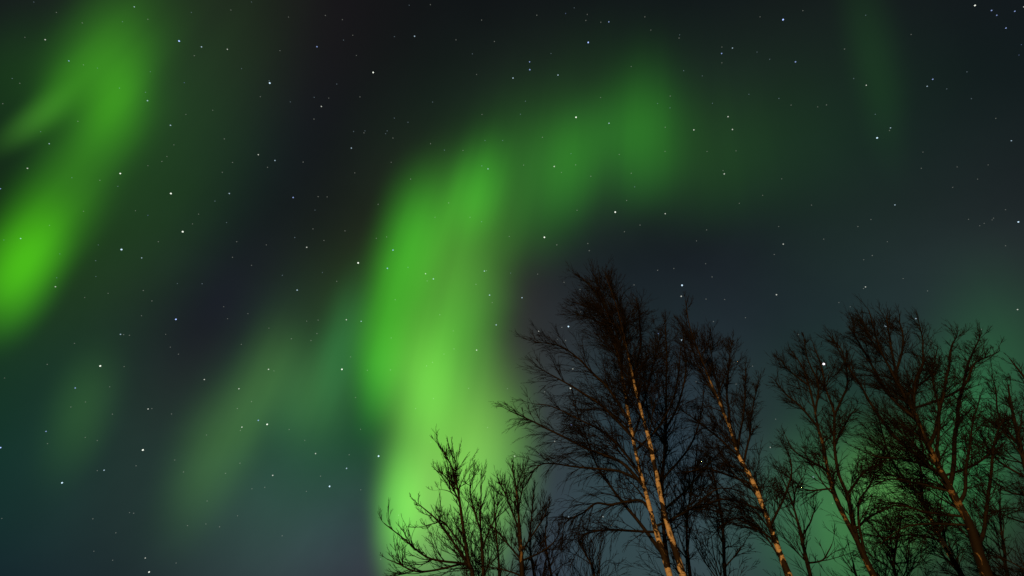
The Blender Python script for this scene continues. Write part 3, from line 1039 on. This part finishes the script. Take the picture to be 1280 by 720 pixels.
    # the forked birch
    birch('birch_tree', 'forked birch with two dark brown stems, open crown around the brightest star', BIRCHES, 11.0,
          [S([(1091, 718), (1070, 675), (1047, 632), (1035, 597), (1027, 555), (1021, 535), (1015, 500), (1003, 460), (990, 440)], 7.5, 1.0, twigs=.55, bark='dim', pw=.75),
           S([(1074, 683), (1062, 640), (1055, 615), (1045, 590), (1041, 555), (1044, 520), (1034, 490), (1026, 455), (1016, 428)], 5, 1.0, ground=False, twigs=.3)],
          [S([(1042, 625), (1035, 590), (1012, 575), (992, 562), (982, 545)], 3.6, .9), S([(1020, 533), (1002, 510), (980, 490), (967, 474)], 3, .9),
           S([(1084, 700), (1080, 680), (1075, 652), (1077, 627), (1090, 605), (1096, 580)], 4, .9, s=-.3), S([(1080, 665), (1088, 646), (1105, 636), (1122, 631)], 3, .8),
           S([(1044, 520), (1060, 480), (1052, 440), (1040, 425)], 2.8, .9), S([(1042, 560), (1058, 530), (1070, 510)], 2.6, .8),
           S([(1017, 515), (1022, 480), (1012, 450), (1005, 425)], 2.6, .9), S([(1057, 620), (1080, 590), (1102, 580), (1115, 560)], 2.8, .8), S([(1038, 610), (1008, 612), (990, 600), (975, 590)], 2.2, .8),
           S([(1008, 480), (985, 462), (975, 448)], 2.2, .8)],
          707, extra=14, extra_len=1.3, first=.45, la=.72, lb=.36, lc=.18, dens=9, nb=8, nc=3, up=.07, droop=.07)
    # the widest birch
    birch('birch_tree', 'widest birch, dark with thick fanning limbs and a dim orange lower stem', BIRCHES, 10.0,
          [S([(1236, 718), (1217, 657), (1200, 625), (1185, 595), (1165, 555), (1145, 510), (1120, 467), (1100, 432), (1086, 388)], 11.5, 1.2, bark='dim', twigs=.5, pw=.7)],
          [S([(1147, 515), (1145, 480), (1155, 447), (1148, 400)], 4, 1), S([(1168, 560), (1185, 480), (1190, 436), (1196, 420)], 4, 1),
           S([(1192, 610), (1200, 515), (1210, 460), (1226, 418)], 5, 1), S([(1205, 520), (1215, 465), (1230, 450), (1248, 440)], 3, .9),
           S([(1187, 598), (1145, 565), (1120, 545), (1100, 520), (1077, 482), (1060, 457), (1040, 420)], 5, 1), S([(1204, 632), (1210, 615), (1212, 577), (1217, 540), (1224, 500)], 4.5, 1),
           S([(1226, 685), (1232, 660), (1237, 590), (1243, 555), (1256, 520)], 5, 1), S([(1125, 480), (1112, 420), (1108, 395)], 3, 1), S([(1120, 470), (1128, 425), (1124, 400)], 3, 1),
           S([(1150, 525), (1110, 490), (1092, 460), (1070, 420), (1066, 400)], 4, 1), S([(1180, 590), (1135, 575), (1095, 570), (1070, 560)], 3.4, .9), S([(1108, 445), (1085, 420), (1075, 395)], 2.8, .9),
           S([(1135, 495), (1165, 465), (1172, 435)], 3, .9), S([(1195, 615), (1150, 605), (1115, 600), (1085, 610)], 3.4, .9), S([(1175, 575), (1175, 520), (1168, 480), (1174, 450)], 3.6, .9),
           S([(1210, 645), (1160, 640), (1125, 632), (1100, 640)], 3.4, .9), S([(1213, 600), (1240, 560), (1250, 530)], 3, .9), S([(1215, 655), (1170, 655), (1130, 660), (1098, 682)], 3.2, .9)],
          808, extra=30, extra_len=1.7, first=.36, la=.88, lb=.42, lc=.2, dens=9.5, nb=8, nc=3, up=.08, droop=.08)
    birch('birch_tree', 'thin birch with patchy yellow-lit stem inside the spread of the widest one', BIRCHES, 12.5,
          [S([(1199, 718), (1180, 685), (1165, 657), (1152, 627), (1142, 612), (1122, 588), (1108, 560), (1098, 520)], 6.5, 1.0, bark='bright', twigs=.45, pw=.8)],
          [S([(1160, 645), (1130, 630), (1110, 628), (1090, 622)], 2.6, .8), S([(1150, 625), (1150, 580), (1142, 550)], 2.6, .8), S([(1175, 675), (1140, 668), (1110, 672), (1085, 668)], 2.6, .8)],
          909, extra=20, extra_len=1.8, first=.4, la=.75, lb=.4, lc=.2, dens=6.5, nb=7, nc=3)
    birch('birch_tree', 'birch cut by the frame edge, its bare limbs reaching in toward the widest birch', BIRCHES, 11.0,
          [S([(1312, 719), (1294, 640), (1278, 575), (1266, 520), (1260, 480)], 9, 1.0, twigs=.4),
           S([(1345, 719), (1325, 620), (1305, 540), (1284, 480), (1262, 448)], 7, 1.0, d=.6, twigs=.45)],
          [S([(1275, 560), (1252, 520), (1240, 467)], 3, .8), S([(1285, 600), (1255, 580), (1235, 560), (1225, 540)], 3, .8), S([(1290, 620), (1262, 615), (1240, 600)], 3, .8), S([(1300, 660), (1270, 650), (1245, 640)], 3, .8)],
          1010, extra=24, extra_len=1.8, first=.35, la=.7, lb=.38, lc=.19, dens=7.5, nb=7, nc=3)


if BUILD_TREES:
    build_trees()
